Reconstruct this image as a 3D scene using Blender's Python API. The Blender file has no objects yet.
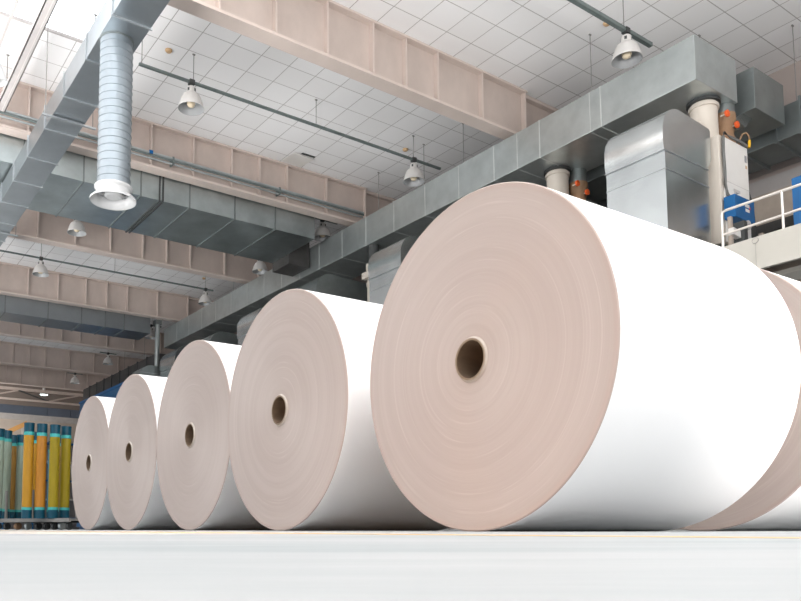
import bpy, bmesh, math, random
from mathutils import Vector, Matrix
random.seed(7)
S = bpy.context.scene
COL = S.collection
PI = math.pi

# ------------------------------------------------------------------ materials
def _nt(name):
    m = bpy.data.materials.new(name); m.use_nodes = True
    nt = m.node_tree; b = nt.nodes['Principled BSDF']
    return m, nt, b
def N(nt, typ, **kw):
    n = nt.nodes.new(typ)
    for k, v in kw.items():
        if k.startswith('i_'):
            key = k[2:]; key = int(key) if key.isdigit() else key.replace('_', ' ')
            n.inputs[key].default_value = v
        else: setattr(n, k, v)
    return n
def mathn(nt, op, a, b=None, c=None):
    n = nt.nodes.new('ShaderNodeMath'); n.operation = op
    for i, v in enumerate((a, b, c)):
        if v is None: continue
        if isinstance(v, (int, float)): n.inputs[i].default_value = v
        else: nt.links.new(v, n.inputs[i])
    return n.outputs[0]
def mixc(nt, fac, a, b):
    n = nt.nodes.new('ShaderNodeMix'); n.data_type = 'RGBA'
    for s, v in ((n.inputs[0], fac), (n.inputs[6], a), (n.inputs[7], b)):
        if isinstance(v, (int, float)): s.default_value = v
        elif isinstance(v, (tuple, list)): s.default_value = (*v[:3], 1)
        else: nt.links.new(v, s)
    return n.outputs[2]
def mat(name, col, rough=.6, metal=0., var=.12, scale=3., stretch=(1, 1, 1), col2=None, spec=.35, bump=0., emit=None):
    m, nt, b = _nt(name)
    tc = N(nt, 'ShaderNodeTexCoord')
    mp = N(nt, 'ShaderNodeMapping'); mp.inputs['Scale'].default_value = stretch
    nt.links.new(tc.outputs['Object'], mp.inputs[0])
    no = N(nt, 'ShaderNodeTexNoise', i_Scale=scale, i_Detail=5., i_Roughness=.6)
    nt.links.new(mp.outputs[0], no.inputs['Vector'])
    c2 = col2 or tuple(max(0, c * (1 - var * 2)) for c in col)
    f = N(nt, 'ShaderNodeMapRange', i_1=.3, i_2=.7); nt.links.new(no.outputs['Fac'], f.inputs[0])
    nt.links.new(mixc(nt, f.outputs[0], c2, col), b.inputs['Base Color'])
    b.inputs['Roughness'].default_value = rough; b.inputs['Metallic'].default_value = metal
    b.inputs['Specular IOR Level'].default_value = spec
    if bump:
        bp = N(nt, 'ShaderNodeBump', i_Strength=bump, i_Distance=.01)
        nt.links.new(no.outputs['Fac'], bp.inputs['Height']); nt.links.new(bp.outputs[0], b.inputs['Normal'])
    if emit:
        b.inputs['Emission Color'].default_value = (*emit[:3], 1); b.inputs['Emission Strength'].default_value = emit[3]
    return m
M = {}
M['beam'] = mat('painted_beam', (.565, .475, .43), .55, var=.08, scale=2.2, stretch=(1, 1, .6))
M['beam_light'] = mat('painted_flange', (.64, .545, .495), .5, var=.05, scale=2)
M['galv'] = mat('galvanized_sheet', (.52, .565, .565), .34, .75, var=.10, scale=2.4, bump=.05)
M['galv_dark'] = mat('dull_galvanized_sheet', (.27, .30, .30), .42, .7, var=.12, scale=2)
M['galv_seam'] = mat('galvanized_seam', (.60, .63, .62), .4, .4, var=.05)
M['duct_rib'] = mat('duct_flange_zinc', (.46, .49, .51), .4, .8, var=.06)
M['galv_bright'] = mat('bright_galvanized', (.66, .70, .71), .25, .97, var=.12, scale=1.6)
M['duct_cool'] = mat('cool_galvanized', (.40, .435, .46), .33, .9, var=.08, scale=1.5)
M['duct_teal'] = mat('teal_grey_sheet', (.53, .59, .595), .34, .93, var=.16, scale=1.2)
M['spiral'] = mat('spiral_duct_zinc', (.32, .365, .40), .4, .7, var=.05)
M['white_plastic'] = mat('white_enamel', (.58, .585, .59), .35, var=.02)
M['lamp'] = mat('lamp_shell', (.72, .70, .68), .35, .15, var=.04)
M['lamp_in'] = mat('lamp_reflector', (.42, .43, .44), .45, .3, var=.03)
M['bulb'] = mat('lamp_bulb', (.78, .66, .48), .3, var=.02)
M['bulb_on'] = mat('lit_bulb', (.9, 1, .95), .3, var=.01, emit=(.75, 1, .95, 6))
M['steel_dark'] = mat('dark_steel', (.08, .085, .085), .5, .3)
M['conduit'] = mat('green_grey_conduit', (.20, .24, .235), .45, .4)
M['conduit_l'] = mat('light_conduit', (.48, .52, .53), .4, .5)
M['rod'] = mat('thin_rod', (.30, .29, .28), .5, .4)
M['cream'] = mat('cream_paint', (.66, .60, .53), .45, var=.03)
M['offwhite'] = mat('cabinet_white', (.79, .77, .74), .4, var=.03)
M['platform'] = mat('platform_paint', (.57, .545, .49), .5, var=.04, scale=1.5)
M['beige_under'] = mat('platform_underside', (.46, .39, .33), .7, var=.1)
M['blue'] = mat('blue_paint', (.005, .12, .34), .4, var=.08)
M['blue_dk'] = mat('dark_blue_paint', (.018, .12, .28), .5, var=.1)
M['brown'] = mat('rusty_brown', (.36, .22, .13), .6, var=.15, scale=8)
M['orange'] = mat('orange_handle', (.85, .13, .03), .45, var=.04)
M['yellow'] = mat('yellow_tip', (.9, .5, .02), .45, var=.04)
M['cable'] = mat('grey_cable', (.16, .16, .155), .5, var=.05)
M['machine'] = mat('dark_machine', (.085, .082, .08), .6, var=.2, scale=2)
M['rail'] = mat('handrail_paint', (.78, .73, .68), .35, .3, var=.03)
M['wall_far'] = mat('far_wall', (.62, .54, .47), .8, var=.1, scale=.8)
M['wall_brown'] = mat('brown_wall', (.20, .165, .145), .8, var=.08, scale=.6)
M['wall_right'] = mat('right_wall', (.50, .43, .40), .75, var=.05, scale=.6)
M['slate'] = mat('slate_band', (.15, .18, .235), .5, var=.15, scale=.4)
M['ledge'] = mat('grey_ledge', (.60, .57, .55), .6, var=.08)
M['trim_light'] = mat('light_beam', (.48, .45, .44), .6, var=.05)
M['core'] = mat('cardboard_core', (.17, .115, .075), .8, var=.12, scale=30, stretch=(.2, 1, 1))
M['core_rim'] = mat('core_rim', (.25, .185, .13), .7, var=.1, scale=40)
M['wrap'] = mat('white_core_ring', (.50, .45, .40), .6, var=.03)
M['teal'] = mat('teal_cap', (.002, .06, .10), .35, var=.12, scale=8)
M['cyan'] = mat('cyan_band', (.055, .38, .37), .4, var=.06, scale=9)
M['t_orange'] = mat('orange_sleeve', (.44, .225, .016), .4, var=.10, scale=7, stretch=(3, 3, .5))
M['t_deep'] = mat('deep_orange_sleeve', (.43, .18, .02), .4, var=.10, scale=7, stretch=(3, 3, .5))
M['t_olive'] = mat('olive_yellow_sleeve', (.30, .225, .008), .4, var=.10, scale=7, stretch=(3, 3, .5))
M['t_green'] = mat('grey_green_sleeve', (.30, .37, .30), .45, var=.12, scale=7, stretch=(3, 3, .5))
M['t_brown'] = mat('brown_sleeve', (.30, .16, .03), .45, var=.12, scale=7, stretch=(3, 3, .5))
M['t_blue'] = mat('blue_sleeve', (.05, .25, .40), .45, var=.12, scale=7)
M['cart'] = mat('cart_steel', (.26, .25, .24), .5, .4, var=.1)
M['line'] = mat('worn_yellow_paint', (.62, .37, .12), .7, var=.10, scale=6, col2=(.55, .45, .30))
M['tile'] = None
M['sensor'] = mat('ceiling_sensor_tan', (.62, .42, .24), .6, var=.08)
M['sticker'] = mat('grey_sticker', (.32, .33, .34), .5, var=.1)
M['red'] = mat('red_mark', (.7, .05, .04), .5, var=.03)

# white printed paper around the roll
M['paper'] = mat('white_paper', (.90, .90, .905), .55, var=.006, scale=1.5, spec=.25)
# wound end of the roll: concentric rings, radius measured from the hub in the object's own space
m, nt, b = _nt('wound_paper_end'); M['paper_end'] = m
tc = N(nt, 'ShaderNodeTexCoord'); sx = N(nt, 'ShaderNodeSeparateXYZ'); nt.links.new(tc.outputs['Object'], sx.inputs[0])
r2 = mathn(nt, 'ADD', mathn(nt, 'MULTIPLY', sx.outputs[1], sx.outputs[1]), mathn(nt, 'MULTIPLY', sx.outputs[2], sx.outputs[2]))
rr = mathn(nt, 'SQRT', r2)
oi = N(nt, 'ShaderNodeObjectInfo')
def ring(scale, detail):
    cv = N(nt, 'ShaderNodeCombineXYZ'); nt.links.new(rr, cv.inputs[0])
    nt.links.new(mathn(nt, 'MULTIPLY', oi.outputs['Random'], 13.), cv.inputs[1])
    # a little angular drift so that rings fade along their arc
    nt.links.new(mathn(nt, 'MULTIPLY', sx.outputs[1], .03), cv.inputs[2])
    n = N(nt, 'ShaderNodeTexNoise', i_Scale=scale, i_Detail=detail, i_Roughness=.75); nt.links.new(cv.outputs[0], n.inputs['Vector'])
    return n.outputs['Fac']
ra = ring(16., 6.); rb = ring(60., 2.)
mr = N(nt, 'ShaderNodeMapRange', i_1=.38, i_2=.62); nt.links.new(ra, mr.inputs[0])
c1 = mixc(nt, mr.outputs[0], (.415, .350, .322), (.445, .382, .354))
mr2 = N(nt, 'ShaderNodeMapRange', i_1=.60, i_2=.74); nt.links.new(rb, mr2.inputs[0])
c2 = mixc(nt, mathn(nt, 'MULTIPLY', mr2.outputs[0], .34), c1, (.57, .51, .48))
edge = N(nt, 'ShaderNodeMapRange', i_1=.722, i_2=.732); nt.links.new(rr, edge.inputs[0])
c3 = mixc(nt, mathn(nt, 'MULTIPLY', edge.outputs[0], .22), c2, (.40, .28, .23))
nt.links.new(c3, b.inputs['Base Color']); b.inputs['Roughness'].default_value = .46; b.inputs['Specular IOR Level'].default_value = .5
b.inputs['Anisotropic'].default_value = .9
tg = N(nt, 'ShaderNodeTangent', direction_type='RADIAL', axis='X'); nt.links.new(tg.outputs[0], b.inputs['Tangent'])
bp = N(nt, 'ShaderNodeBump', i_Strength=.10, i_Distance=.01); nt.links.new(ra, bp.inputs['Height']); nt.links.new(bp.outputs[0], b.inputs['Normal'])

# suspended ceiling: 0.6 m grid
m, nt, b = _nt('ceiling_tiles'); M['tile'] = m
geo = N(nt, 'ShaderNodeNewGeometry'); sx = N(nt, 'ShaderNodeSeparateXYZ'); nt.links.new(geo.outputs['Position'], sx.inputs[0])
def cell(o, off):
    u = mathn(nt, 'DIVIDE', mathn(nt, 'SUBTRACT', o, off), .6)
    fl = mathn(nt, 'FLOOR', u); fr = mathn(nt, 'SUBTRACT', u, fl)
    d = mathn(nt, 'ABSOLUTE', mathn(nt, 'SUBTRACT', fr, .5))
    return fl, mathn(nt, 'GREATER_THAN', d, .5 - .0135)
fx, lx = cell(sx.outputs[0], 6.67 - 6.); fy, ly = cell(sx.outputs[1], 12.42 - 12.)
line = mathn(nt, 'MAXIMUM', lx, ly)
cv = N(nt, 'ShaderNodeCombineXYZ'); nt.links.new(fx, cv.inputs[0]); nt.links.new(fy, cv.inputs[1])
wn = N(nt, 'ShaderNodeTexWhiteNoise', noise_dimensions='2D'); nt.links.new(cv.outputs[0], wn.inputs['Vector'])
tile = mixc(nt, wn.outputs['Value'], (.86, .85, .85), (.91, .90, .905))
nt.links.new(mixc(nt, line, tile, (.47, .45, .44)), b.inputs['Base Color']); b.inputs['Roughness'].default_value = .85
b.inputs['Specular IOR Level'].default_value = .1

# polished concrete floor
m, nt, b = _nt('pale_concrete'); M['floor'] = m
tc = N(nt, 'ShaderNodeTexCoord'); mp = N(nt, 'ShaderNodeMapping'); mp.inputs['Scale'].default_value = (1, 1, 1); mp.inputs['Rotation'].default_value = (0, 0, .55)
nt.links.new(tc.outputs['Object'], mp.inputs[0]); mp0 = mp
mp = N(nt, 'ShaderNodeMapping'); mp.inputs['Scale'].default_value = (.9, 3.6, 1); nt.links.new(mp0.outputs[0], mp.inputs[0])
n1 = N(nt, 'ShaderNodeTexNoise', i_Scale=1.6, i_Detail=6., i_Roughness=.65); nt.links.new(mp.outputs[0], n1.inputs['Vector'])
n2 = N(nt, 'ShaderNodeTexNoise', i_Scale=14., i_Detail=5., i_Roughness=.6); nt.links.new(mp.outputs[0], n2.inputs['Vector'])
f1 = N(nt, 'ShaderNodeMapRange', i_1=.35, i_2=.62); nt.links.new(n1.outputs['Fac'], f1.inputs[0])
f2 = N(nt, 'ShaderNodeMapRange', i_1=.35, i_2=.65); nt.links.new(n2.outputs['Fac'], f2.inputs[0])
ca = mixc(nt, f1.outputs[0], (.295, .32, .33), (.385, .395, .40))
cb = mixc(nt, mathn(nt, 'MULTIPLY', f2.outputs[0], .35), ca, (.34, .355, .36))
nt.links.new(cb, b.inputs['Base Color']); b.inputs['Roughness'].default_value = .55; b.inputs['Specular IOR Level'].default_value = .12
# skylight glazing
m, nt, b = _nt('skylight_glazing'); M['glaze'] = m
tr = N(nt, 'ShaderNodeBsdfTransparent'); gl = N(nt, 'ShaderNodeBsdfGlossy', i_Roughness=.1); mx = N(nt, 'ShaderNodeMixShader', i_0=.05)
nz = N(nt, 'ShaderNodeTexNoise', i_Scale=2.); cr = mixc(nt, nz.outputs['Fac'], (.97, .985, 1), (1, 1, 1)); nt.links.new(cr, tr.inputs[0])
nt.links.new(tr.outputs[0], mx.inputs[1]); nt.links.new(gl.outputs[0], mx.inputs[2])
nt.links.new(mx.outputs[0], nt.nodes['Material Output'].inputs[0])

# ------------------------------------------------------------------ mesh helpers
def box(bm, x0, x1, y0, y1, z0, z1, mi=0, rot=None, piv=None):
    vs = [bm.verts.new((x, y, z)) for x in (x0, x1) for y in (y0, y1) for z in (z0, z1)]
    if rot is not None:
        p = Vector(piv or ((x0+x1)/2, (y0+y1)/2, (z0+z1)/2))
        for v in vs: v.co = p + rot @ (v.co - p)
    for f in ((0,1,3,2),(4,6,7,5),(0,4,5,1),(2,3,7,6),(0,2,6,4),(1,5,7,3)):
        bm.faces.new([vs[i] for i in f]).material_index = mi
    return vs
def lathe(bm, prof, c=(0,0,0), axis='Z', seg=40, mi=0, close=False):
    """prof: list of (r, h); optional third entry = material index of the band that starts there"""
    rings = []
    for p in prof:
        r, h = p[0], p[1]
        R = []
        for i in range(seg):
            a = 2*PI*i/seg
            u, v = r*math.cos(a), r*math.sin(a)
            R.append(bm.verts.new({'Z': (c[0]+u, c[1]+v, c[2]+h), 'X': (c[0]+h, c[1]+u, c[2]+v), 'Y': (c[0]+v, c[1]+h, c[2]+u)}[axis]))
        rings.append(R)
    n = len(prof)
    for k in range(n if close else n-1):
        a, b2 = rings[k], rings[(k+1) % n]
        idx = prof[k][2] if len(prof[k]) > 2 else mi
        for i in range(seg):
            j = (i+1) % seg
            bm.faces.new((a[i], a[j], b2[j], b2[i])).material_index = idx
    return rings
def cap(bm, ring, mi=0, flip=False):
    f = bm.faces.new(ring[::-1] if flip else ring); f.material_index = mi
def cyl(bm, p0, p1, r, seg=14, r1=None, mi=0):
    p0, p1 = Vector(p0), Vector(p1); d = (p1-p0)
    q = Vector((0,0,1)).rotation_difference(d.normalized()).to_matrix()
    r1 = r if r1 is None else r1
    A = [bm.verts.new(p0 + q @ Vector((r*math.cos(2*PI*i/seg), r*math.sin(2*PI*i/seg), 0))) for i in range(seg)]
    B = [bm.verts.new(p1 + q @ Vector((r1*math.cos(2*PI*i/seg), r1*math.sin(2*PI*i/seg), 0))) for i in range(seg)]
    for i in range(seg):
        j = (i+1) % seg
        bm.faces.new((A[i], A[j], B[j], B[i])).material_index = mi
    bm.faces.new(A[::-1]).material_index = mi; bm.faces.new(B).material_index = mi
def tube(bm, pts, r, seg=8):
    pts = [Vector(p) for p in pts]; rings = []
    for k, p in enumerate(pts):
        d = (pts[min(k+1, len(pts)-1)] - pts[max(k-1, 0)]).normalized()
        q = Vector((0,0,1)).rotation_difference(d).to_matrix()
        rings.append([bm.verts.new(p + q @ Vector((r*math.cos(2*PI*i/seg), r*math.sin(2*PI*i/seg), 0))) for i in range(seg)])
    for a, b2 in zip(rings, rings[1:]):
        # match starting vertex to avoid twisting
        o = min(range(seg), key=lambda s: (a[0].co - b2[s].co).length)
        for i in range(seg):
            bm.faces.new((a[i], a[(i+1)%seg], b2[(i+1+o)%seg], b2[(i+o)%seg]))
    bm.faces.new(rings[0][::-1]); bm.faces.new(rings[-1])
def prism(bm, prof, y0, y1, mi=0):
    """closed profile in X-Z extruded along Y"""
    A = [bm.verts.new((x, y0, z)) for x, z in prof]; B = [bm.verts.new((x, y1, z)) for x, z in prof]
    n = len(prof)
    for i in range(n):
        j = (i+1) % n
        bm.faces.new((A[i], A[j], B[j], B[i])).material_index = mi
    bm.faces.new(A[::-1]).material_index = mi; bm.faces.new(B).material_index = mi
WORLD = {}
def thing(name, label, cat, loc, group=None):
    o = bpy.data.objects.new(name, None); COL.objects.link(o); o.empty_display_size = .2
    o.location = loc; WORLD[o.name] = Vector(loc)
    o['label'] = label; o['category'] = cat
    if group: o['group'] = group
    return o
def finish(bm, name, mats, smooth):
    bmesh.ops.recalc_face_normals(bm, faces=bm.faces)
    me = bpy.data.meshes.new(name); bm.to_mesh(me); bm.free()
    for m_ in (mats if isinstance(mats, (list, tuple)) else [mats]): me.materials.append(m_)
    if smooth:
        for p in me.polygons: p.use_smooth = True
        me.set_sharp_from_angle(angle=math.radians(smooth))
    return me
def obj(name, bm, mats, parent=None, smooth=0, bevel=0., label=None):
    """mesh given in world coordinates; becomes a child whose origin is the parent's, or a top-level mesh with origin at its base"""
    if parent is not None: org = WORLD[parent.name]
    else:
        cs = [v.co for v in bm.verts]
        org = Vector(((min(c.x for c in cs)+max(c.x for c in cs))/2, (min(c.y for c in cs)+max(c.y for c in cs))/2, min(c.z for c in cs)))
    bmesh.ops.translate(bm, verts=bm.verts, vec=-org)
    o = bpy.data.objects.new(name, finish(bm, name, mats, smooth)); COL.objects.link(o)
    if parent is not None: o.parent = parent
    else: o.location = org
    WORLD[o.name] = org.copy()
    if bevel:
        bv = o.modifiers.new('edge', 'BEVEL'); bv.width = bevel; bv.segments = 2; bv.limit_method = 'ANGLE'
    if label: o['label'] = label
    return o
def tag(o, label, cat, group=None):
    o['label'] = label; o['category'] = cat
    if group: o['group'] = group
    return o
def struct(name, bm, mats, **kw):
    o = obj(name, bm, mats, **kw); o['kind'] = 'structure'; return o
def B(*a, **k):
    bm = bmesh.new(); box(bm, *a, **k); return bm
def BM(): return bmesh.new()

# ------------------------------------------------------------------ the setting
H = 8.8
struct('floor', B(-14, 15.4, -12, 49.3, -.2, 0), M['floor'])
XW = 15.2
bm = BM()
SKY = [(-2.2, 3.9, 10.42, 13.3), (-2.2, 3.9, 4.9, 8.0)]
ys = [-12] + sorted(v for s in SKY for v in s[2:]) + [49.2]
for y0, y1 in zip(ys, ys[1:]):
    if any(abs(y0 - s[2]) < 1e-6 for s in SKY):
        box(bm, -14, -2.2, y0, y1, H, H+.03); box(bm, 3.9, XW+.2, y0, y1, H, H+.03)
    else: box(bm, -14, XW+.2, y0, y1, H, H+.03)
struct('ceiling', bm, M['tile'])
for i, s in enumerate(SKY):
    w = struct('window_%d' % (i+1), B(s[0], s[1], s[2], s[3], H+.04, H+.05), M['glaze'])
    bm = BM()
    for a in ((s[0]+.001, s[1]-.001, s[3]-.04, s[3]-.001), (s[0]+.001, s[1]-.001, s[2]+.001, s[2]+.04), (s[0]+.001, s[0]+.04, s[2]+.04, s[3]-.04), (s[1]-.04, s[1]-.001, s[2]+.04, s[3]-.04)):
        box(bm, *a, H-.008, H+.038)
    obj('window_frame', bm, M['trim_light'], w)
struct('wall_right', B(XW, XW+.2, -7, 49.2, 0, H), M['wall_right'])
struct('wall_far', B(-8, XW+.2, 49, 49.2, 0, H), [M['wall_far']])
bm = BM(); box(bm, -8, XW, 48.9, 49, 6.72, 7.08); struct('trim_1', bm, M['ledge'])
bm = BM()
for k in range(16): box(bm, -8+k*1.45, -8+k*1.45+1.43, 48.8, 49, 7.08, 8.12)
struct('trim_2', bm, M['slate'])
struct('trim_3', B(-8, XW, 48.85, 49, 8.12, H), M['wall_brown'])
struct('trim_4', B(XW-.3, XW, -6.5, 40, 6.86, 7.05), M['trim_light'])
struct('trim_5', B(XW-.5, XW, -6.5, 40, 6.2, 6.56), M['trim_light'])
bm = BM(); box(bm, .91, 1.03, .1, 26, 0, .0006)
tag(obj('floor_line', bm, M['line']), 'thin worn yellow line painted on the pale concrete floor before the rolls', 'floor marking')

# ------------------------------------------------------------------ steel roof beams (along X)
ST = [-3.4, -2.4, -1.4, -.6, .4, 1.4, 2.35, 3.3, 4.1, 4.85, 5.85, 6.84, 7.8, 8.54, 9.3, 10.45, 11.66]
def beam(y, label, stiff=ST, xe=11.7):
    yw = y + .145
    t = thing('steel_beam', label, 'beam', (4, yw, 7.78), 'riveted roof beams')
    obj('web', B(-4, xe, yw-.02, yw+.02, 7.83, 8.77), M['beam'], t)
    obj('bottom_flange', B(-4, xe, y, y+.29, 7.78, 7.83), M['beam_light'], t)
    obj('top_flange', B(-4, xe, y, y+.29, 8.755, 8.795), M['beam_light'], t)
    for x in stiff:
        obj('stiffener', B(x-.014, x+.014, y+.015, yw-.02, 7.83, 8.755), M['beam_light'], t)
    if xe > 12: return t
    obj('end_web', B(11.7, XW, yw+.06, yw+.1, 7.95, 8.77), M['beam'], t)
    obj('end_flange', B(11.7, XW, y+.1, y+.29, 8.72, 8.79), M['beam_light'], t)
    return t
BY = [(9.87, 'pale pink steel roof beam nearest the camera, crossing top centre of photo'),
      (15.15, 'second roof beam from the camera, grey conduits along its web'),
      (20.72, 'third roof beam, directly below the near wide cross duct'),
      (26.15, 'fourth roof beam, its end over the green-grey column'),
      (31.85, 'fifth roof beam, seen under the far cross duct'),
      (37.45, 'sixth roof beam, dim brown, just behind a small hanging lamp'),
      (42.6, 'farthest dim brown roof beam, in front of the end truss')]
for y, l in BY: beam(y, l, ST + ([12.9, 14.0] if y > 30 else []), 15.1 if y > 30 else 11.7)
# end truss
t = thing('roof_truss', 'dark lattice truss before the far end wall with diagonal braces', 'truss', (4, 45, 7.1))
obj('top_chord', B(-4, 14.5, 44.9, 45.12, 7.86, 8.0), M['beam'], t)
obj('bottom_chord', B(-4, 14.5, 44.9, 45.15, 7.3, 7.38), M['beam_light'], t)
for k in range(5):
    x = -2.2 + k*3.4
    for sgn in (1, -1):
        bm = BM(); cyl(bm, (x, 45.0, 7.38), (x + sgn*1.7, 45.0, 7.86), .045, 8); obj('diagonal_brace', bm, M['beam'] if sgn > 0 else M['steel_dark'], t)
obj('back_panel', B(-4, 14.5, 47.5, 47.54, 7.4, 8.78), M['wall_brown'], t)

# steel column
bm = BM(); t = thing('steel_column', 'round green-grey steel column standing behind the fourth roll', 'column', (10.62, 26.6, 0))
cyl(bm, (10.62, 26.6, 0.02), (10.62, 26.6, 7.62), .09, 20); obj('shaft', bm, M['galv'], t, smooth=40)
obj('cap_plate', B(10.5, 10.74, 26.45, 26.75, 7.62, 7.78), M['galv_dark'], t); obj('base_plate', B(10.42, 10.82, 26.4, 26.8, 0, .02), M['galv_seam'], t)

# ------------------------------------------------------------------ ducts
def rect_duct(name, label, x0, x1, y0, y1, z0, z1, m, seams, along='Y', sm=None, lip=.012, th=.022, loc=None, cat='duct'):
    t = thing(name, label, cat, ((x0+x1)/2, (y0+y1)/2, z0))
    obj('duct_body', B(x0, x1, y0, y1, z0, z1), m, t, bevel=.006)
    for s in seams:
        if along == 'Y': a = (x0-lip, x1+lip, s-th/2, s+th/2, z0-lip, z1+lip)
        else: a = (s-th/2, s+th/2, y0-lip, y1+lip, z0-lip, z1+lip)
        obj('duct_flange', B(*a), sm or M['galv_seam'], t)
    return t
def rods(t, pts, z0, z1=H, r=.008):
    for x, y in pts:
        bm = BM(); cyl(bm, (x, y, z0), (x, y, z1), r, 6); box(bm, x-.025, x+.025, y-.012, y+.012, z1-.02, z1)
        obj('hanger_rod', bm, M['rod'], t)
LONG = [6.66, 7.72, 9.03, 10.16, 11.14, 12.18, 13.25, 14.31, 15.3, 16.34, 17.3, 18.26, 19.27, 20.31, 21.38, 22.48, 23.56, 24.63, 25.68]
t = rect_duct('supply_duct', 'long galvanized rectangular duct running over the machine behind the rolls', 11.0, 12.2, 6.05, 26.9, 6.85, 7.57, M['galv'], [s for s in LONG if s not in (6.66,)], lip=.006, th=.02)
rods(t, [(11.25, 8.06), (11.4, 12.64), (11.4, 14.3), (11.5, 11.48), (11.4, 18), (11.4, 22)], 7.57)
obj('duct_seam', B(10.997, 12.203, 7.93, 7.945, 6.847, 7.573), M['galv_seam'], t); obj('duct_seam', B(10.997, 12.203, 9.56, 9.575, 6.847, 7.573), M['galv_seam'], t)
# overhead duct at the left
LF = [6.0, 7.2, 8.35, 9.45, 10.6, 11.75, 12.9, 14.1, 15.25, 16.4, 17.55, 18.7, 19.85, 21.0, 22.2]
t = rect_duct('overhead_duct', 'galvanized duct hanging at upper left with bolted flange joints', 3.07, 3.6, 5.0, 23.2, 6.8, 7.18, M['duct_cool'], LF, sm=M['duct_rib'], lip=.022, th=.022)
for y in (12.4, 18.1, 20.3):
    bm = BM(); box(bm, 2.9, 3.78, y-.02, y+.02, 6.75, 6.78); obj('trapeze_bar', bm, M['duct_rib'], t)
    rods(t, [(2.95, y), (3.73, y)], 6.75)
# the round drop from it
SX, SY = 3.31, 9.98
t = thing('spiral_duct', 'vertical round spiral duct ending in a white bell-mouth diffuser', 'duct', (SX, SY, 4.45))
prof = []
z = 6.80
while z > 4.74:
    prof += [(.222, z), (.222, z-.096), (.229, z-.099), (.229, z-.103)]; z -= .106
prof += [(.222, 4.66)]
bm = BM(); lathe(bm, prof, (SX, SY, 0), seg=48); obj('spiral_pipe', bm, M['spiral'], t, smooth=30)
bm = BM(); lathe(bm, [(.223, 6.80), (.236, 6.798), (.236, 6.785), (.223, 6.78)], (SX, SY, 0), seg=48); obj('collar', bm, M['galv_dark'], t, smooth=30)
bm = BM(); lathe(bm, [(.226, 4.70), (.256, 4.69), (.256, 4.668), (.224, 4.645), (.218, 4.585), (.222, 4.572), (.285, 4.545), (.312, 4.518), (.308, 4.495), (.262, 4.512), (.215, 4.57), (.2, 4.66)], (SX, SY, 0), seg=56)
obj('bell_mouth', bm, M['white_plastic'], t, smooth=40)
bm = BM(); R = lathe(bm, [(.10, 4.55), (.12, 4.57), (.12, 4.62)], (SX, SY, 0), seg=32); cap(bm, R[0]); obj('diffuser_disc', bm, M['white_plastic'], t, smooth=40)
bm = BM(); R = lathe(bm, [(.2, 4.64), (.2, 4.65)], (SX, SY, 0), seg=32); cap(bm, R[0]); cap(bm, R[1]); obj('inner_plate', bm, M['cable'], t)
for k in range(12):
    a = 2*PI*k/12
    bm = BM(); cyl(bm, (SX+.12*math.cos(a), SY+.12*math.sin(a), 4.6), (SX+.19*math.cos(a), SY+.19*math.sin(a), 4.6), .012, 6); obj('vane', bm, M['white_plastic'] if k % 12 not in (10, 11) else M['steel_dark'], t)
# cross ducts
t = rect_duct('cross_duct', 'wide teal-grey sheet metal duct crossing below the second roof beam', -3.0, 10.3, 15.5, 17.6, 7.25, 7.98, M['duct_teal'], [-1, 1.2, 2.4, 3.3, 4.5, 5.75, 6.9, 8.05, 9.15], 'X', M['galv_dark'], .02, .03)
obj('end_shade_box', B(10.31, 10.96, 16.75, 17.6, 7.0, 7.98), M['machine'], t)  # dark box added to stand in for the black shade past the duct end
for s in (6.18, 6.26): obj('duct_flange', B(s-.015, s+.015, 15.47, 17.63, 7.22, 7.99), M['steel_dark'], t)
rods(t, [(0, 16.5), (5, 16.5), (9.5, 16.5)], 7.98)
t = rect_duct('cross_duct', 'narrower blue-grey duct crossing far back below the fourth roof beam', -3.0, 10.3, 26.5, 27.7, 7.22, 7.98, M['duct_cool'], [1.2, 2.6, 3.9, 5.2, 6.6, 7.75, 8.6, 9.3], 'X', M['galv_dark'], .02, .04)
rods(t, [(2, 27.1), (8, 27.1)], 7.98)
# ducts at the right
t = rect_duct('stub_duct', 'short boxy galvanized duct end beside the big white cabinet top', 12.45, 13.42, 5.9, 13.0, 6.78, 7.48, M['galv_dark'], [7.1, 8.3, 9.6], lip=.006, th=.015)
bm = BM(); prism(bm, [(12.2, 6.62), (12.45, 6.78), (12.75, 6.78), (12.5, 6.55)], 6.1, 6.5); obj('duct_boot', bm, M['galv_bright'], t)
rods(t, [(12.9, 7)], 7.48)
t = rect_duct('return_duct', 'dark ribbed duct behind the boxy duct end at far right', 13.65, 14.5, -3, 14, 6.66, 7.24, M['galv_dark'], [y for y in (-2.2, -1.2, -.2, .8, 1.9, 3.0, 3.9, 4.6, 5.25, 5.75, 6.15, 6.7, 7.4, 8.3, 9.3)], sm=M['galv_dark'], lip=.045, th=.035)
rods(t, [(14.0, 5.95), (14.0, 9)], 7.24)
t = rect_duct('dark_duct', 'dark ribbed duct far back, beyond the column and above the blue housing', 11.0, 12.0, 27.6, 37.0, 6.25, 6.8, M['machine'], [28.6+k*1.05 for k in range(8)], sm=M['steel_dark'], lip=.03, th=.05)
rods(t, [(11.5, 30.2), (11.5, 32.6)], 6.8)

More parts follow.
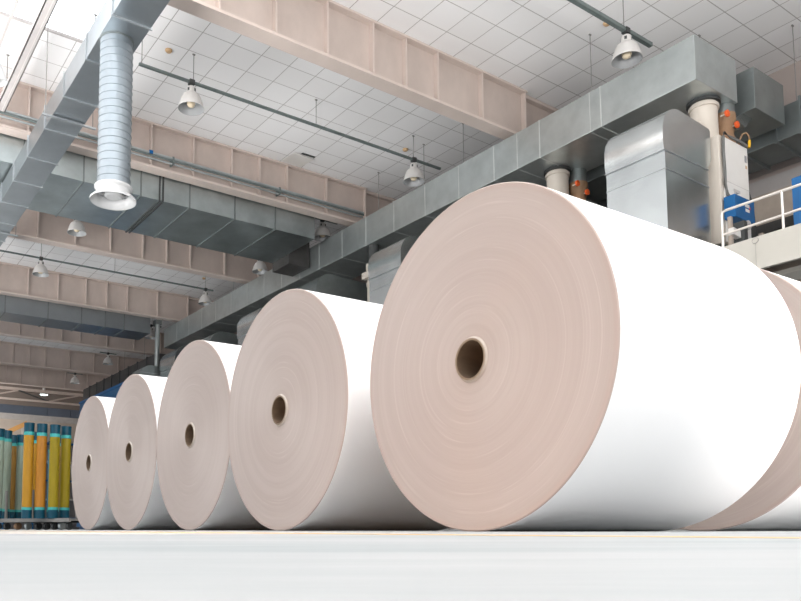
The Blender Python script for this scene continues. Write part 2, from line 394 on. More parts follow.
# ------------------------------------------------------------------ machine behind the rolls
t = thing('printing_machine', 'dark machine body in shadow under the long duct', 'machine', (13.5, 24, 3.71))
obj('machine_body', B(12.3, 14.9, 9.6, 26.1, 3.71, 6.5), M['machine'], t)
for k in range(4): obj('machine_rib', B(12.2, 12.3, 9.8+k*5.2, 10.0+k*5.2, 3.71, 6.4), M['steel_dark'], t)
t = thing('walkway_platform', 'cream steel platform edge carrying the machine at right', 'platform', (12, 14, 3.25))
obj('fascia', B(9.9, 9.96, -4, 26.2, 3.29, 3.71), M['platform'], t)
obj('deck', B(9.96, 14.95, -4, 26.2, 3.63, 3.71), M['platform'], t)
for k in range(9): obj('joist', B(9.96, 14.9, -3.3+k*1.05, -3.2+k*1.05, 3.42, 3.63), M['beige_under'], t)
obj('cable_tray', B(10.6, 11.0, -4, 26.2, 3.36, 3.42), M['platform'], t)
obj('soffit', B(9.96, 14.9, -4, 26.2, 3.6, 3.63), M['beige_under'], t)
bm = BM(); tube(bm, [(9.885, 4.77+.04*math.cos(a), 3.66+.035*math.sin(a)) for a in [2*PI*k/14 for k in range(14)]], .003, 5)
tube(bm, [(9.885, 4.77, 3.62), (9.885, 4.772, 3.5), (9.885, 4.77, 3.32)], .0015, 5); obj('wire_loop', bm, M['rod'], t)
for x in (10.2, 14.5):
    for y in (-2.5, 7, 16, 25): obj('platform_leg', B(x-.1, x+.1, y-.1, y+.1, 0, 3.63), M['platform'], t)
# guard rail
t = thing('guard_rail', 'pale two-bar guard rail on the cream platform edge', 'railing', (9.93, 2, 3.71))
GP = [5.2, 4.45, 3.7, 2.95, 2.2, 1.45, .7]
for i, y in enumerate(GP):
    bm = BM(); cyl(bm, (9.93, y, 3.71), (9.93, y, 4.2 if i else 4.16), .016 if i else .018, 10); obj('post', bm, M['rail'], t, smooth=40)
bm = BM(); tube(bm, [(9.93, 5.2, 4.14), (9.93, 5.19, 4.18), (9.93, 5.15, 4.2), (9.93, .6, 4.2)], .017, 10); obj('top_rail', bm, M['rail'], t, smooth=40)
bm = BM(); cyl(bm, (9.93, 5.2, 3.88), (9.93, .6, 3.96), .015, 10); obj('mid_rail', bm, M['rail'], t, smooth=40)

def hood_profile(x0, x1, zb, zt, r, bulge):
    p = [(x0+bulge, zb), (x0+bulge, zt-r-.32), (x0, zt-r-.2)]
    for k in range(13):
        a = PI - (PI/2)*k/12
        p.append((x0+r+r*math.cos(a), zt-r+r*math.sin(a)))
    p += [(x1-.03, zt-.05), (x1, zt-.08), (x1, zt-.55), (x1-.1, zt-.68), (x1-.1, zb)]
    return p
def hood(y0, y1, label, m, x0=9.97, x1=11.23, zt=6.14, grp='rounded sheet metal hoods'):
    t = thing('exhaust_hood', label, 'hood', ((x0+x1)/2, (y0+y1)/2, 3.71), grp)
    bm = BM(); prism(bm, hood_profile(x0, x1, 3.71, zt, .44, .035), y0, y1); obj('hood_shell', bm, m, t, smooth=35)
    for z in (5.42, 5.15):
        bm = BM(); box(bm, x0 + (.0 if z > 5.4 else .03), x1-.09, y0-.008, y1+.008, z-.006, z+.006); obj('seam_strip', bm, M['duct_rib'], t)
    return t
hood(6.0, 6.96, 'large bright galvanized hood with rounded top above the nearest roll', M['galv_bright'])
hood(11.8, 12.9, 'rounded metal hood showing between the nearest roll and second roll', M['galv_bright'])
hood(17.85, 19.0, 'rounded metal hood peeking out above and left of the second roll', M['galv_bright'])
hood(23.4, 24.7, 'rounded metal hood above the third roll, right of the column', M['galv_bright'])
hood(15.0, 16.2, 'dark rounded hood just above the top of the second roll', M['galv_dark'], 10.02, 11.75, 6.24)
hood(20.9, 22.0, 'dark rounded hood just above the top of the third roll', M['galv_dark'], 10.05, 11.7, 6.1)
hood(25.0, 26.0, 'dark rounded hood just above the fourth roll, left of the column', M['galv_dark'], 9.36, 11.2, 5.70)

def flue(x, y, zb, label, valve=True):
    t = thing('flue_pipe', label, 'pipe', (x, y, zb), 'short pipes joining the machine to the duct')
    bm = BM(); lathe(bm, [(.17, zb), (.2, zb+.01), (.2, zb+.1), (.215, zb+.1), (.215, zb+.14), (.2, zb+.14), (.2, 6.72), (.225, 6.72), (.225, 6.77), (.2, 6.77), (.2, 6.81)], (x, y, 0), seg=36)
    obj('pipe', bm, M['cream'], t, smooth=30)
    bm = BM(); lathe(bm, [(.2, 6.80), (.25, 6.80), (.25, 6.85), (.2, 6.85)], (x, y, 0), seg=36, close=True); obj('black_gasket', bm, M['steel_dark'], t, smooth=30)
    obj('actuator_box', B(x-.34, x-.17, y-.1, y+.12, zb+.1, zb+.42), M['cream'], t, bevel=.01)
    return t
def valve(x, y, zb, label):
    t = thing('valve_pipe', label, 'valve', (x, y, zb), 'brown valves beside the flue pipes')
    bm = BM(); lathe(bm, [(.1, zb), (.1, zb+.1), (.15, zb+.14), (.15, zb+.3), (.13, zb+.36), (.17, zb+.62), (.17, zb+.7)], (x, y, 0), seg=28); obj('valve_body', bm, M['brown'], t, smooth=30)
    bm = BM(); lathe(bm, [(.16, zb+.7), (.16, 6.85)], (x, y, 0), seg=28); obj('riser', bm, M['galv_dark'], t, smooth=30)
    for dx, dz in ((-.3, .56), (-.02, .46)):
        bm = BM(); cyl(bm, (x+dx, y-.1, zb+dz), (x+dx, y-.2, zb+dz), .012, 10); obj('spindle', bm, M['cream'], t)
        bm = BM(); R = lathe(bm, [(.03, -.19), (.055, -.192), (.055, -.225), (.02, -.235)], (x+dx, y, zb+dz), axis='Y', seg=18); cap(bm, R[-1]); cap(bm, R[0]); obj('handwheel', bm, M['orange'], t, smooth=40)
    return t
flue(11.75, 6.36, 5.99, 'cream pipe with collar on top of the white cabinet, under the duct end')
valve(12.15, 6.25, 6.0, 'brown valve with orange handles on top of the white cabinet')
flue(11.7, 9.2, 5.9, 'cream pipe joining the duct just above the top edge of the nearest roll')
valve(12.05, 9.0, 5.9, 'brown valve with orange handles above the nearest roll')
t = thing('flue_pipe', 'slim cream pipe seen narrowly between two hoods left of the nearest roll', 'pipe', (11.1, 14.2, 5.2), 'short pipes joining the machine to the duct')
bm = BM(); lathe(bm, [(.12, 5.2), (.12, 5.82), (.14, 5.82), (.14, 5.9), (.12, 5.9), (.12, 6.2), (.15, 6.2), (.15, 6.36)], (11.1, 14.2, 0), seg=28); obj('pipe', bm, M['cream'], t, smooth=30)
bm = BM(); lathe(bm, [(.13, 6.36), (.13, 6.85)], (11.15, 14.2, 0), seg=28); obj('riser', bm, M['steel_dark'], t, smooth=30)
obj('actuator_box', B(10.9, 11.0, 14.1, 14.35, 6.0, 6.15), M['cream'], t)
for nm, y in (('mount', 9.15),):
    t = thing('pipe_pedestal', 'dark pedestal under the cream pipe behind the nearest roll', 'pedestal', (11.85, 9.15, 3.71))
    obj('pedestal_body', B(11.45, 12.25, 8.85, 9.55, 3.71, 5.9), M['machine'], t); obj('pedestal_plate', B(11.43, 12.27, 8.83, 9.57, 5.86, 5.9), M['steel_dark'], t)
t = thing('pipe_pedestal', 'dark pedestal under the cream pipe between two hoods', 'pedestal', (11.1, 14.2, 3.71))
obj('pedestal_body', B(10.9, 11.35, 13.95, 14.45, 3.71, 5.2), M['cream'], t); obj('pedestal_plate', B(10.88, 11.37, 13.93, 14.47, 5.17, 5.2), M['cream'], t)

# white cabinet with cable, sticker, small panel
t = thing('control_cabinet', 'tall white control cabinet right of the bright hood, grey cable down its edge', 'cabinet', (11.7, 6.2, 4.3))
obj('cabinet_body', B(11.28, 12.08, 5.9, 6.75, 4.3, 5.99), M['cream'], t, bevel=.01)
d = obj('door', B(11.36, 12.07, 5.875, 5.9, 4.32, 5.97), M['offwhite'], t, bevel=.008)
obj('warning_sticker', B(11.97, 12.03, 5.872, 5.875, 5.72, 5.83), M['sticker'], d)
obj('caution_mark', B(11.985, 12.03, 5.872, 5.875, 5.62, 5.67), M['sensor'], d)
obj('display_panel', B(11.6, 11.78, 5.868, 5.875, 5.02, 5.2), M['ledge'], d); obj('display', B(11.65, 11.74, 5.862, 5.868, 5.06, 5.15), M['sticker'], d)
obj('door_seam', B(11.36, 12.07, 5.873, 5.875, 5.27, 5.277), M['ledge'], d)
bm = BM(); tube(bm, [(12.05, 5.87, 6.0), (11.8, 5.86, 6.01), (11.55, 5.86, 6.0), (11.38, 5.86, 6.02), (11.34, 5.86, 5.95), (11.33, 5.86, 5.7), (11.345, 5.86, 5.4), (11.34, 5.86, 5.2), (11.37, 5.85, 5.05), (11.45, 5.83, 4.97)], .022, 8); obj('cable', bm, M['cable'], t, smooth=60)
bm = BM(); tube(bm, [(11.95, 5.95, 5.98), (11.96, 5.93, 6.1), (12.0, 5.9, 6.2), (12.07, 5.88, 6.23), (12.13, 5.87, 6.19), (12.14, 5.87, 6.12)], .014, 8); obj('hose', bm, M['brown'], t, smooth=60)
bm = BM(); cyl(bm, (12.14, 5.87, 6.12), (12.12, 5.87, 6.0), .02, 10); obj('yellow_plug', bm, M['yellow'], t)
obj('cabinet_plinth', B(11.35, 12.0, 5.95, 6.7, 3.71, 4.3), M['steel_dark'], t)
# blue box
t = thing('junction_box', 'small bright blue box mounted low on the white cabinet front', 'box', (11.56, 5.8, 4.63))
obj('box_body', B(11.28, 11.84, 5.7, 5.87, 4.63, 4.98), M['blue'], t, bevel=.008)
obj('name_plate', B(11.56, 11.68, 5.695, 5.7, 4.84, 4.89), M['offwhite'], t); obj('name_plate', B(11.57, 11.68, 5.695, 5.7, 4.77, 4.815), M['offwhite'], t)
obj('red_dot', B(11.685, 11.705, 5.695, 5.7, 4.82, 4.86), M['red'], t)
obj('box_hook', B(11.42, 11.46, 5.70, 5.87, 4.98, 5.01), M['offwhite'], t)
# stand below it
t = thing('machine_stand', 'pale steel stand with a slanted bar below the blue box', 'stand', (11.5, 5.6, 3.71))
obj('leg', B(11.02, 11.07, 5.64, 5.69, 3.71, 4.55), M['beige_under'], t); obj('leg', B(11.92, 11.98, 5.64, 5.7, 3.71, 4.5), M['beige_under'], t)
bm = BM(); box(bm, 11.0, 12.0, 5.6, 5.68, 4.22, 4.32, rot=Matrix.Rotation(.10, 3, 'Y')); obj('slanted_bar', bm, M['offwhite'], t)
obj('cross_bar', B(11.09, 11.9, 5.64, 5.7, 3.86, 3.95), M['offwhite'], t); obj('clamp', B(11.2, 11.3, 5.55, 5.75, 4.05, 4.5), M['steel_dark'], t)
bm = BM(); R = lathe(bm, [(.02, -.05), (.07, -.05), (.07, .05), (.02, .05)], (11.45, 5.65, 4.5), axis='Y', seg=18); obj('roller', bm, M['ledge'], t)
# blue cabinet at the right edge
t = thing('blue_cabinet', 'tall blue cabinet at the right photo edge behind the guard rail', 'cabinet', (11.6, 4.3, 3.71))
obj('cabinet_body', B(11.0, 12.4, 3.6, 4.8, 3.78, 4.78), M['blue'], t, bevel=.01); obj('plinth', B(11.05, 12.35, 3.65, 4.75, 3.71, 3.78), M['steel_dark'], t)
obj('door', B(10.98, 11.0, 3.65, 4.72, 3.82, 4.74), M['blue'], t)
# background machinery behind the rail
t = thing('cable_panel', 'curved dark panel standing right of the white cabinet', 'panel', (12.6, 6.4, 3.71))
bm = BM(); prism(bm, [(12.15, 3.71), (12.15, 5.9), (12.2, 5.75), (12.4, 5.5), (12.55, 5.2), (12.6, 4.8), (12.55, 4.3), (12.5, 3.71)], 6.05, 6.5); obj('panel_sheet', bm, M['steel_dark'], t)
obj('panel_seam', B(12.14, 12.6, 6.04, 6.05, 4.55, 4.58), M['galv_dark'], t)
t = thing('wall_unit', 'greyish beige equipment block in shadow between cabinets behind the rail', 'equipment', (13.6, 5.6, 3.71))
obj('unit_body', B(13.2, 14.4, 5.2, 6.4, 3.71, 4.95), M['beige_under'], t, bevel=.02); obj('unit_lid', B(13.15, 14.45, 5.15, 6.45, 4.95, 5.1), M['machine'], t)
bm = BM(); tube(bm, [(13.15, 6.3, 4.8), (13.1, 5.9, 4.55), (13.1, 5.6, 4.6), (13.15, 5.2, 4.75)], .05, 8); obj('hose', bm, M['cable'], t, smooth=60)
t = thing('back_cabinet', 'dark unlit equipment rack against the right wall', 'rack', (14.6, 8, 3.71))
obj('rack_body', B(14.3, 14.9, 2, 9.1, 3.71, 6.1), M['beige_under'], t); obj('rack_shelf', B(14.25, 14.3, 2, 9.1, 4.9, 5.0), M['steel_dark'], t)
# blue housing in the distance
t = thing('blue_housing', 'dark blue machine housing beyond the fourth and fifth rolls', 'machine', (11, 31, 0))
obj('housing_body', B(10.0, 12.2, 27.6, 34.1, 0.1, 5.6), M['blue_dk'], t); obj('top_edge', B(9.97, 12.2, 27.6, 34.15, 5.6, 5.68), M['blue'], t)
obj('lower_skirt', B(10.1, 12.1, 27.7, 34.0, 0, .1), M['blue'], t)

# ------------------------------------------------------------------ lamps and conduits
def conduit(y, z, x0, x1, label, hang, r=.022, m='conduit', grp=None):
    t = thing('lamp_conduit', label, 'conduit', ((x0+x1)/2, y, z), grp)
    bm = BM(); box(bm, x0, x1, y-r*1.1, y+r*1.1, z-r, z+r); obj('conduit_tube', bm, M[m], t)
    rods(t, [(x, y) for x in hang], z)
    return t
Z0 = 8.24
conduit(7.16, Z0, -1, 11.65, 'thick dark conduit at top right holding the nearest lamp', [0, 5.5, 10.9, 8.2], r=.032)
conduit(12.48, Z0, 4.55, 11.75, 'long dark conduit below the ceiling between first and second roof beams', [4.6, 5.6, 8.33, 10.95])
conduit(23.5, Z0, 0, 11.4, 'thin dark conduit below the far strip of ceiling tiles', [3, 5.6, 7.9, 11.1])
conduit(19.6, Z0, 0, 11.4, 'dark conduit hidden mostly above the near cross duct', [5.55, 11.05])
conduit(16.35, Z0, 10.9, 11.6, 'short conduit stub at the end of the near cross duct', [11.1])
for y, xx in ((29., (5.69, 11.34)), (34.8, (11.47,)), (40.4, (11.55,)), (46., (11.36,))):
    conduit(y, Z0 if y < 46 else 8.44, min(xx)-.4, max(xx)+.4, {29.: 'dim conduit behind the far cross duct', 34.8: 'dim conduit between the fifth and sixth roof beams', 40.4: 'dim conduit beyond the sixth roof beam', 46.: 'dim conduit behind the end truss'}[y], list(xx))
def lamp(x, y, label, z=None, lit=False, tilt=None):
    zc = (Z0 if z is None else z)
    t = thing('highbay_lamp', label, 'lamp', (x, y, zc-.52), 'bell-shaped high-bay lamps')
    kids = []
    bm = BM(); box(bm, x-.05, x+.05, y-.05, y+.05, zc-.05, zc+.035); cyl(bm, (x, y, zc-.05), (x, y, zc-.1), .02, 8); kids.append(obj('hook', bm, M['steel_dark'], t))
    bm = BM(); R = lathe(bm, [(.02, zc-.09), (.07, zc-.1), (.085, zc-.12), (.085, zc-.21), (.1, zc-.22), (.1, zc-.24)], (x, y, 0), seg=28); cap(bm, R[0]); kids.append(obj('neck', bm, M['lamp'], t, smooth=40))
    for k in range(4):
        q = Matrix.Rotation(PI/2*k+.5, 3, 'Z')
        bm = BM(); box(bm, x+.082, x+.087, y-.02, y+.02, zc-.195, zc-.14, rot=q, piv=(x, y, zc)); obj('vent_slot', bm, M['steel_dark'], t)
    bm = BM(); lathe(bm, [(.1, zc-.235), (.125, zc-.24), (.155, zc-.265), (.178, zc-.305), (.197, zc-.36), (.215, zc-.42), (.23, zc-.47), (.238, zc-.5), (.246, zc-.505), (.246, zc-.515), (.238, zc-.515, 1), (.226, zc-.47, 1), (.21, zc-.42, 1), (.19, zc-.36, 1), (.165, zc-.30, 1), (.12, zc-.255, 1), (.01, zc-.252)], (x, y, 0), seg=40)
    kids.append(obj('reflector', bm, [M['lamp'], M['lamp_in']], t, smooth=40))
    bm = BM(); R = lathe(bm, [(.02, zc-.25), (.035, zc-.3), (.07, zc-.37), (.08, zc-.42), (.06, zc-.465), (.02, zc-.485)], (x, y, 0), seg=20); cap(bm, R[-1]); kids.append(obj('bulb', bm, M['bulb_on'] if lit else M['bulb'], t, smooth=60))
    if lit:
        bm = BM(); R = lathe(bm, [(.222, zc-.498), (.2, zc-.515), (.1, zc-.54)], (x, y, 0), seg=28); cap(bm, R[-1]); obj('diffuser', bm, M['bulb_on'], t, smooth=40)
    return t
lamp(5.56, 12.48, 'white bell lamp hanging at upper left, right of the spiral duct')
lamp(10.95, 12.48, 'bell lamp hanging above the long duct near photo centre')
lamp(10.95, 7.16, 'largest bell lamp at top right above the end of the long duct')
lamp(5.55, 19.6, 'grey bell lamp peeking below the near cross duct at left')
lamp(11.05, 19.6, 'bell lamp below the near cross duct, close above the long duct', )
lamp(11.12, 16.35, 'bell lamp in shadow under the second roof beam end')
lamp(5.6, 23.5, 'white bell lamp at left below the far ceiling strip')
lamp(11.1, 23.5, 'bell lamp at the right end of the far ceiling strip')
lamp(5.74, 29., 'bell lamp at the left photo edge below the fourth roof beam')
lamp(11.3, 29., 'half-hidden bell lamp just left of the column top')
lamp(11.47, 34.8, 'small bell lamp in the distance before the sixth roof beam')
lamp(11.55, 40.4, 'smallest unlit bell lamp in the distance before the farthest beam')
lamp(11.36, 46., 'single lit lamp glowing greenish white near the far end wall', z=8.42, lit=True)
# wall conduits on the second beam
t = thing('pipe_bundle', 'bundle of grey conduits clipped along the second roof beam', 'pipes', (5, 15.08, 7.9))
for i, (dz, dy, r, mm) in enumerate(((0.10, 0, .03, 'conduit_l'), (.04, -.02, .022, 'conduit'), (-.01, .02, .022, 'conduit_l'))):
    bm = BM(); cyl(bm, (-2, 15.06+dy, 7.95+dz), (11.5, 15.06+dy, 7.95+dz), r, 10); obj('pipe', bm, M[mm], t, smooth=40)
for x in (2.2, 6.3, 9.0): obj('clip', B(x-.02, x+.02, 15.02, 15.2, 7.92, 8.085), M['conduit'], t)
obj('blue_tape', B(5.75, 5.83, 15.02, 15.1, 8.02, 8.09), M['blue'], t)
# hanging channel rails at upper left
t = thing('channel_rail', 'grey channel rail hanging in front of the skylight at upper left', 'rail', (2.72, 12, 7.95))
bm = BM(); box(bm, 2.64, 2.80, 5, 14.9, 7.95, 7.965); box(bm, 2.64, 2.655, 5, 14.9, 7.95, 8.06); box(bm, 2.785, 2.80, 5, 14.9, 7.95, 8.06); obj('channel', bm, M['trim_light'], t)
obj('slot', B(2.735, 2.75, 5, 14.9, 7.946, 7.951), M['ledge'], t)
rods(t, [(2.72, y) for y in (6, 9, 14.4)], 7.96)
t = thing('thin_rail', 'thin pale rail hanging left of the channel rail', 'rail', (2.3, 12, 7.95))
obj('bar', B(2.28, 2.32, 5, 15, 7.98, 8.02), M['trim_light'], t); rods(t, [(2.3, 6.5), (2.3, 14.2)], 8.0)
# tilted white floodlight at the left edge
t = thing('flood_lamp', 'white elongated lamp at the upper left photo edge', 'lamp', (2.25, 12.5, 7.0))
bm = BM(); lathe(bm, [(.05, .28), (.07, .24), (.09, .1), (.13, -.1), (.15, -.25), (.13, -.25), (.1, 0.)], (0, 0, 0), seg=28)
bmesh.ops.rotate(bm, verts=bm.verts, cent=(0,0,0), matrix=Matrix.Rotation(-.25, 3, 'Y')); bmesh.ops.translate(bm, verts=bm.verts, vec=(2.17, 12.5, 7.36)); obj('shade', bm, M['white_plastic'], t, smooth=40)
bm = BM(); cyl(bm, (2.09, 12.5, 7.6), (2.09, 12.5, H), .012, 8); obj('stem', bm, M['rod'], t); obj('socket', B(2.05, 2.14, 12.45, 12.55, 7.58, 7.68), M['steel_dark'], t)
# ceiling sensors and the loose tile
for x, y, l in ((5.16, 12.62, 'tan round ceiling sensor at upper left near the white bell lamp'), (11.2, 13.05, 'tan round ceiling sensor near the lamp at photo centre'), (11.23, 7.7, 'tan round ceiling sensor beside the largest lamp'), (11.26, 23.97, 'tan round ceiling sensor at the far ceiling strip')):
    t = thing('ceiling_sensor', l, 'sensor', (x, y, H-.05), 'round ceiling sensors')
    bm = BM(); R = lathe(bm, [(.065, H), (.065, H-.02), (.045, H-.045), (.01, H-.05)], (x, y, 0), seg=20); cap(bm, R[-1]); obj('sensor_head', bm, M['sensor'], t, smooth=40)
t = thing('loose_tile', 'dislodged white ceiling tile above the second roof beam, dark gap beside it', 'ceiling tile', (9.2, 14.75, H-.06))
obj('gap', B(9.3, 9.66, 14.5, 14.56, H-.008, H), M['steel_dark'], t)
bm = BM(); box(bm, 9.08, 9.64, 14.55, 15.08, H-.04, H-.028, rot=Matrix.Rotation(.05, 3, 'X') @ Matrix.Rotation(.06, 3, 'Z')); obj('tile', bm, M['offwhite'], t)

# ------------------------------------------------------------------ paper rolls
def roll(x, y, R, L, label, yaw=-.0279):
    t = thing('paper_roll', label, 'paper roll', (x, y, 0), 'giant paper rolls on the floor')
    t.rotation_euler = (0, 0, yaw)
    def child(name, bm, mats, par, smooth, loc=(0, 0, R)):
        o = bpy.data.objects.new(name, finish(bm, name, mats, smooth)); COL.objects.link(o); o.parent = par; o.location = loc; return o
    bm = BM()
    lathe(bm, [(.094, .004, 1), (.40, .002, 1), (R-.005, 0., 1), (R, .005, 0), (R, L-.005, 1), (R-.005, L, 1), (.094, L-.004, 0)], axis='X', seg=160)
    p = child('paper', bm, [M['paper'], M['paper_end']], t, 25)
    bm = BM(); lathe(bm, [(.094, -.006, 0), (.094, L+.006, 1), (.0835, L+.006, 0), (.0835, -.006, 1)], axis='X', seg=64, close=True)
    c = child('core', bm, [M['core'], M['core_rim']], t, 30)
    bm = BM(); lathe(bm, [(.101, .0035), (.0955, -.004), (.092, -.007), (.094, .0035)], axis='X', seg=64, close=True)
    child('wrapper_ring', bm, M['wrap'], t, 30)
    return t
RL = [(2.393, 2.367, .75, 'largest and nearest white paper roll, its full brown core facing the camera'),
      (2.44, 4.07, .752, 'second paper roll from the camera, directly left of the nearest roll'),
      (2.532, 5.614, .7596, 'third paper roll from the camera, middle one of the row of five'),
      (2.59, 7.162, .758, 'fourth paper roll, second smallest, right of the farthest roll'),
      (2.674, 8.70, .767, 'farthest and smallest-looking paper roll, beside the upright sleeves')]
for x, y, R, l in RL: roll(x, y, R, 1.255, l)
x6, y6 = 4.1*math.cos(-.0279) - 2.5*math.sin(-.0279), 4.1*math.sin(-.0279) + 2.5*math.cos(-.0279)
roll(x6, y6, .75, 1.3, 'paper roll behind the nearest one, cut off by the right photo edge')

# ------------------------------------------------------------------ printing sleeves on a cart
dv = Vector((.72, -1.41, 0)).normalized(); nv = Vector((-dv.y, dv.x, 0))   # along the front edge, and away from the camera
if nv.x < 0: nv = -nv
ang = math.atan2(dv.y, dv.x); P0 = Vector((2.95, 12.0, 0))
def cb(u0, u1, v0, v1, z0, z1):
    bm = BM(); box(bm, u0, u1, v0, v1, z0, z1)
    bmesh.ops.rotate(bm, verts=bm.verts, cent=(0,0,0), matrix=Matrix.Rotation(ang, 3, 'Z'))
    bmesh.ops.translate(bm, verts=bm.verts, vec=P0); return bm
t = thing('sleeve_cart', 'low grey wheeled cart carrying the upright coloured sleeves', 'cart', P0)
sgn = 1 if (Matrix.Rotation(ang, 3, 'Z') @ Vector((0, 1, 0))).dot(nv) > 0 else -1
def V(a, b): return (a, b) if sgn > 0 else (-b, -a)
obj('deck', cb(-2.6, .85, *V(-.16, 2.4), .13, .165), M['cart'], t)
obj('front_rail', cb(-2.6, .85, *V(-.2, -.16), .115, .17), M['cart'], t)
for u in (-2.45, -2.2, -1.9, -1.6, -1.3, -1.05, -.8, -.6, -.35, -.12, .1, .28, .45, .6, .75):
    c = P0 + dv*u + nv*(-.1)
    bm = BM(); q = dv*.03
    cyl(bm, (c.x-q.x*.8, c.y-q.y*.8, .055), (c.x+q.x*.8, c.y+q.y*.8, .055), .055, 16)
    obj('caster', bm, M['galv'] if u in (-1.05, .6, -.12) else M['steel_dark'] if u != -.35 else M['brown'], t, smooth=40)
for u, v in ((-.9, .12), (-.33, .15), (.12, .12), (.62, .3), (-1.3, .4), (.7, .1)):
    c = P0 + dv*u + nv*v
    bm = BM(); cyl(bm, (c.x, c.y, .165), (c.x, c.y, .62), .022, 8); obj('stake', bm, M['cart'], t)
for u, v in ((.8, .0), (.8, .5)):
    c = P0 + dv*u + nv*v; bm = BM(); cyl(bm, (c.x, c.y, .165), (c.x-.1, c.y, .95), .02, 8); obj('side_bar', bm, M['cart'], t)
TB = [(2.70, 11.72, 1.415, .073, 't_orange', 'orange-yellow sleeve with dark teal caps, leftmost of the four front sleeves'),
      (2.86, 11.61, 1.40, .073, 't_deep', 'deep orange sleeve with teal caps, second of the four front sleeves'),
      (3.02, 11.50, 1.385, .073, 't_olive', 'olive yellow sleeve with teal caps, third of the four front sleeves'),
      (3.21, 11.60, 1.385, .074, 't_olive', 'olive yellow sleeve right beside the farthest roll'),
      (2.64, 12.97, 1.43, .083, 't_green', 'grey-green sleeve with teal cap near the left photo edge'),
      (2.95, 13.34, 1.42, .072, 't_green', 'slim grey-green sleeve behind the orange-yellow front sleeve'),
      (2.96, 13.84, 1.42, .072, 't_olive', 'yellow sleeve in shade between the two grey-green sleeves'),
      (2.80, 13.29, 1.40, .07, 't_brown', 'brown sleeve in shade right of the left-edge grey-green sleeve'),
      (2.96, 12.45, 1.375, .073, 't_orange', 'orange sleeve half hidden directly behind the leftmost front sleeve'),
      (3.31, 12.75, 1.28, .06, 't_blue', 'blue sleeve seen in the gap between second and third front sleeves'),
      (3.44, 12.60, 1.37, .07, 't_brown', 'brown sleeve seen in the gap between the two olive front sleeves'),
      (2.44, 12.56, 1.40, .085, 't_green', 'grey-green sleeve cut by the left photo edge')]
for x, y, h, r, mm, l in TB:
    z0 = .165
    t = thing('printing_sleeve', l, 'sleeve', (x, y, z0), 'upright printing sleeves on the cart')
    def seg_(name, za, zb, rad, m_, c0=False, c1=False):
        bm = BM(); R_ = lathe(bm, [(rad, za), (rad, zb)], (x, y, z0), seg=32)
        cap(bm, R_[0]); cap(bm, R_[1]); obj(name, bm, M[m_], t, smooth=40)
    seg_('bottom_cap', 0, .125, r*1.02, 'teal'); seg_('bottom_band', .125, .165, r*1.03, 'cyan')
    seg_('sleeve_body', .165, h-.185, r, mm)
    seg_('top_band', h-.185, h-.135, r*1.03, 'cyan'); seg_('top_cap', h-.135, h-.02, r*1.0, 'teal'); seg_('top_rim', h-.02, h, r*1.03, 'teal')
# clutter at the far end
t = thing('stair_stringer', 'orange sloping stair beam far back above the sleeves', 'stairs', (9.3, 47, 0))
bm = BM(); box(bm, -1.6, 1.6, -.08, .08, -.13, .13); bmesh.ops.rotate(bm, verts=bm.verts, cent=(0,0,0), matrix=Matrix.Rotation(-.52, 3, 'Y')); bmesh.ops.translate(bm, verts=bm.verts, vec=(9.3, 47, 5.5)); obj('stringer', bm, mat('orange_beam', (.75, .40, .14), .6, var=.06), t)
for k in range(2): obj('support', B(8.2+k*2.2, 8.28+k*2.2, 46.95, 47.05, 0, 4.75+k*1.2), M['ledge'], t)
t = thing('storage_shelf', 'pale storage shelving far back behind the sleeves', 'shelf', (11.6, 46, 0))
for k in range(5): obj('shelf_board', B(9.2, 14, 45.6, 46.4, .6+k*1.1, .68+k*1.1), M['offwhite'] if k % 2 else M['blue'], t)
for x in (9.2, 10.8, 12.4, 13.9): obj('upright', B(x, x+.1, 45.6, 46.4, 0, 5.3), M['blue_dk'], t)
obj('back_sheet', B(9.2, 14, 46.4, 46.45, 0, 5.3), M['trim_light'], t)

# ------------------------------------------------------------------ light
SKY_LOW, SKY_HIGH = .3, 2.6
w = bpy.data.worlds.new('daylight'); S.world = w; w.use_nodes = True
nt = w.node_tree; bg = nt.nodes['Background']
tc = N(nt, 'ShaderNodeTexCoord'); sz = N(nt, 'ShaderNodeSeparateXYZ'); nt.links.new(tc.outputs['Generated'], sz.inputs[0])
g = N(nt, 'ShaderNodeMapRange', i_1=.0, i_2=.55, i_3=SKY_LOW, i_4=SKY_HIGH); nt.links.new(sz.outputs[2], g.inputs[0])
bg.inputs[0].default_value = (.95, .975, 1, 1); nt.links.new(g.outputs[0], bg.inputs[1])
def area(name, loc, tgt, size, power, col, sy=None, spread=None):
    l = bpy.data.lights.new(name, 'AREA'); l.energy = power; l.color = col; l.size = size
    if spread: l.spread = spread
    if sy: l.shape = 'RECTANGLE'; l.size_y = sy
    o = bpy.data.objects.new(name, l); COL.objects.link(o); o.location = loc
    o.rotation_euler = (Vector(tgt)-Vector(loc)).to_track_quat('-Z', 'Y').to_euler(); return o
area('key_light', (3.5, -2.0, 8.5), (3.0, 3.6, .6), 5, 350, (1, .985, .96))  # added overhead area light, out of view, whitens rolls and floor
area('roof_bay_fill', (3, 8.6, 8.6), (3, 8.6, 0), 3, 150, (1, .98, .95), 6)  # unseen downward fill added under the roof, not a fixture of the hall
area('ceiling_fill', (-3.2, 9.0, 2.6), (-3.2, 9.001, 8.8), 6, 4500, (1, .985, .97), 29)  # unseen fill pointing up, added to brighten ceiling and beams
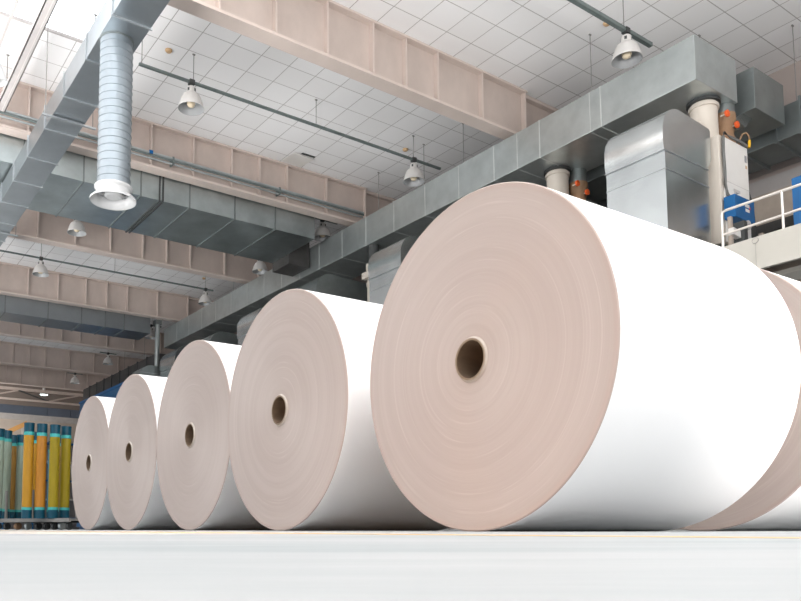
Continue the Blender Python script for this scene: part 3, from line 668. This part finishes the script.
area('front_ceiling_fill', (5.5, -5.0, 2.6), (5.5, -3.2, 8.8), 9, 1300, (1, .975, .95), 4)  # second unseen upward fill, added for the right ceiling and nearest beam
area('far_bay_fill', (4.5, 31, 7.7), (4.5, 31, 0), 8, 560, (1, .98, .96), 9, 1.2)  # unseen fill added to brighten the far floor mirrored in the cross duct
area('end_wall_fill', (4.5, 43.8, 5.5), (11.5, 49, 6.2), 3, 420, (1, .97, .93), 1.5)  # unseen fill added to lift the dark far wall
area('mid_bay_fill', (-1.5, 19.3, 8.5), (-1.5, 19.3, 0), 3, 200, (1, .98, .96), 1.6)  # unseen fill added to brighten the floor beneath the cross duct
area('side_fill', (1.9, -3.8, 1.9), (3.9, 1.9, .5), 1.6, 75, (1, .96, .93))  # unseen fill added for the rear roll's face and the lower roll sides
area('roll_gap_fill', (3.25, -.3, .95), (4.1, 1.95, .6), .5, 10, (1, .93, .88), None, 1.0)  # small unseen fill added to light the rear roll's crescent
area('warm_fill', (.5, 2.0, .25), (2.4, 2.5, .1), .6, 11, (1, .5, .2))  # unseen lamp added to tint the foot of the roll ends orange
S.view_settings.view_transform = 'Standard'; S.view_settings.exposure = 0.; S.view_settings.look = 'None'

# ------------------------------------------------------------------ camera
f, cx, cy, a, p, h = 764.5133, 312.6496, 463.5446, 1.0149-.0279, .0855, .0104
F0 = Vector((math.cos(a), math.sin(a), 0)); Rt = Vector((math.sin(a), -math.cos(a), 0)); Zv = Vector((0, 0, 1))
F = F0*math.cos(p) + Zv*math.sin(p); U = Zv*math.cos(p) - F0*math.sin(p)
cd = bpy.data.cameras.new('camera'); cam = bpy.data.objects.new('camera', cd); COL.objects.link(cam)
mw = Matrix((Rt, U, -F)).transposed().to_4x4(); mw.translation = Vector((0, 0, h)); cam.matrix_world = mw
cd.sensor_fit = 'HORIZONTAL'; cd.sensor_width = 36; cd.lens = f/801*36
cd.shift_x = (400.5-cx)/801; cd.shift_y = (cy-300.5)/801; cd.clip_start = .005; cd.clip_end = 200
S.camera = cam
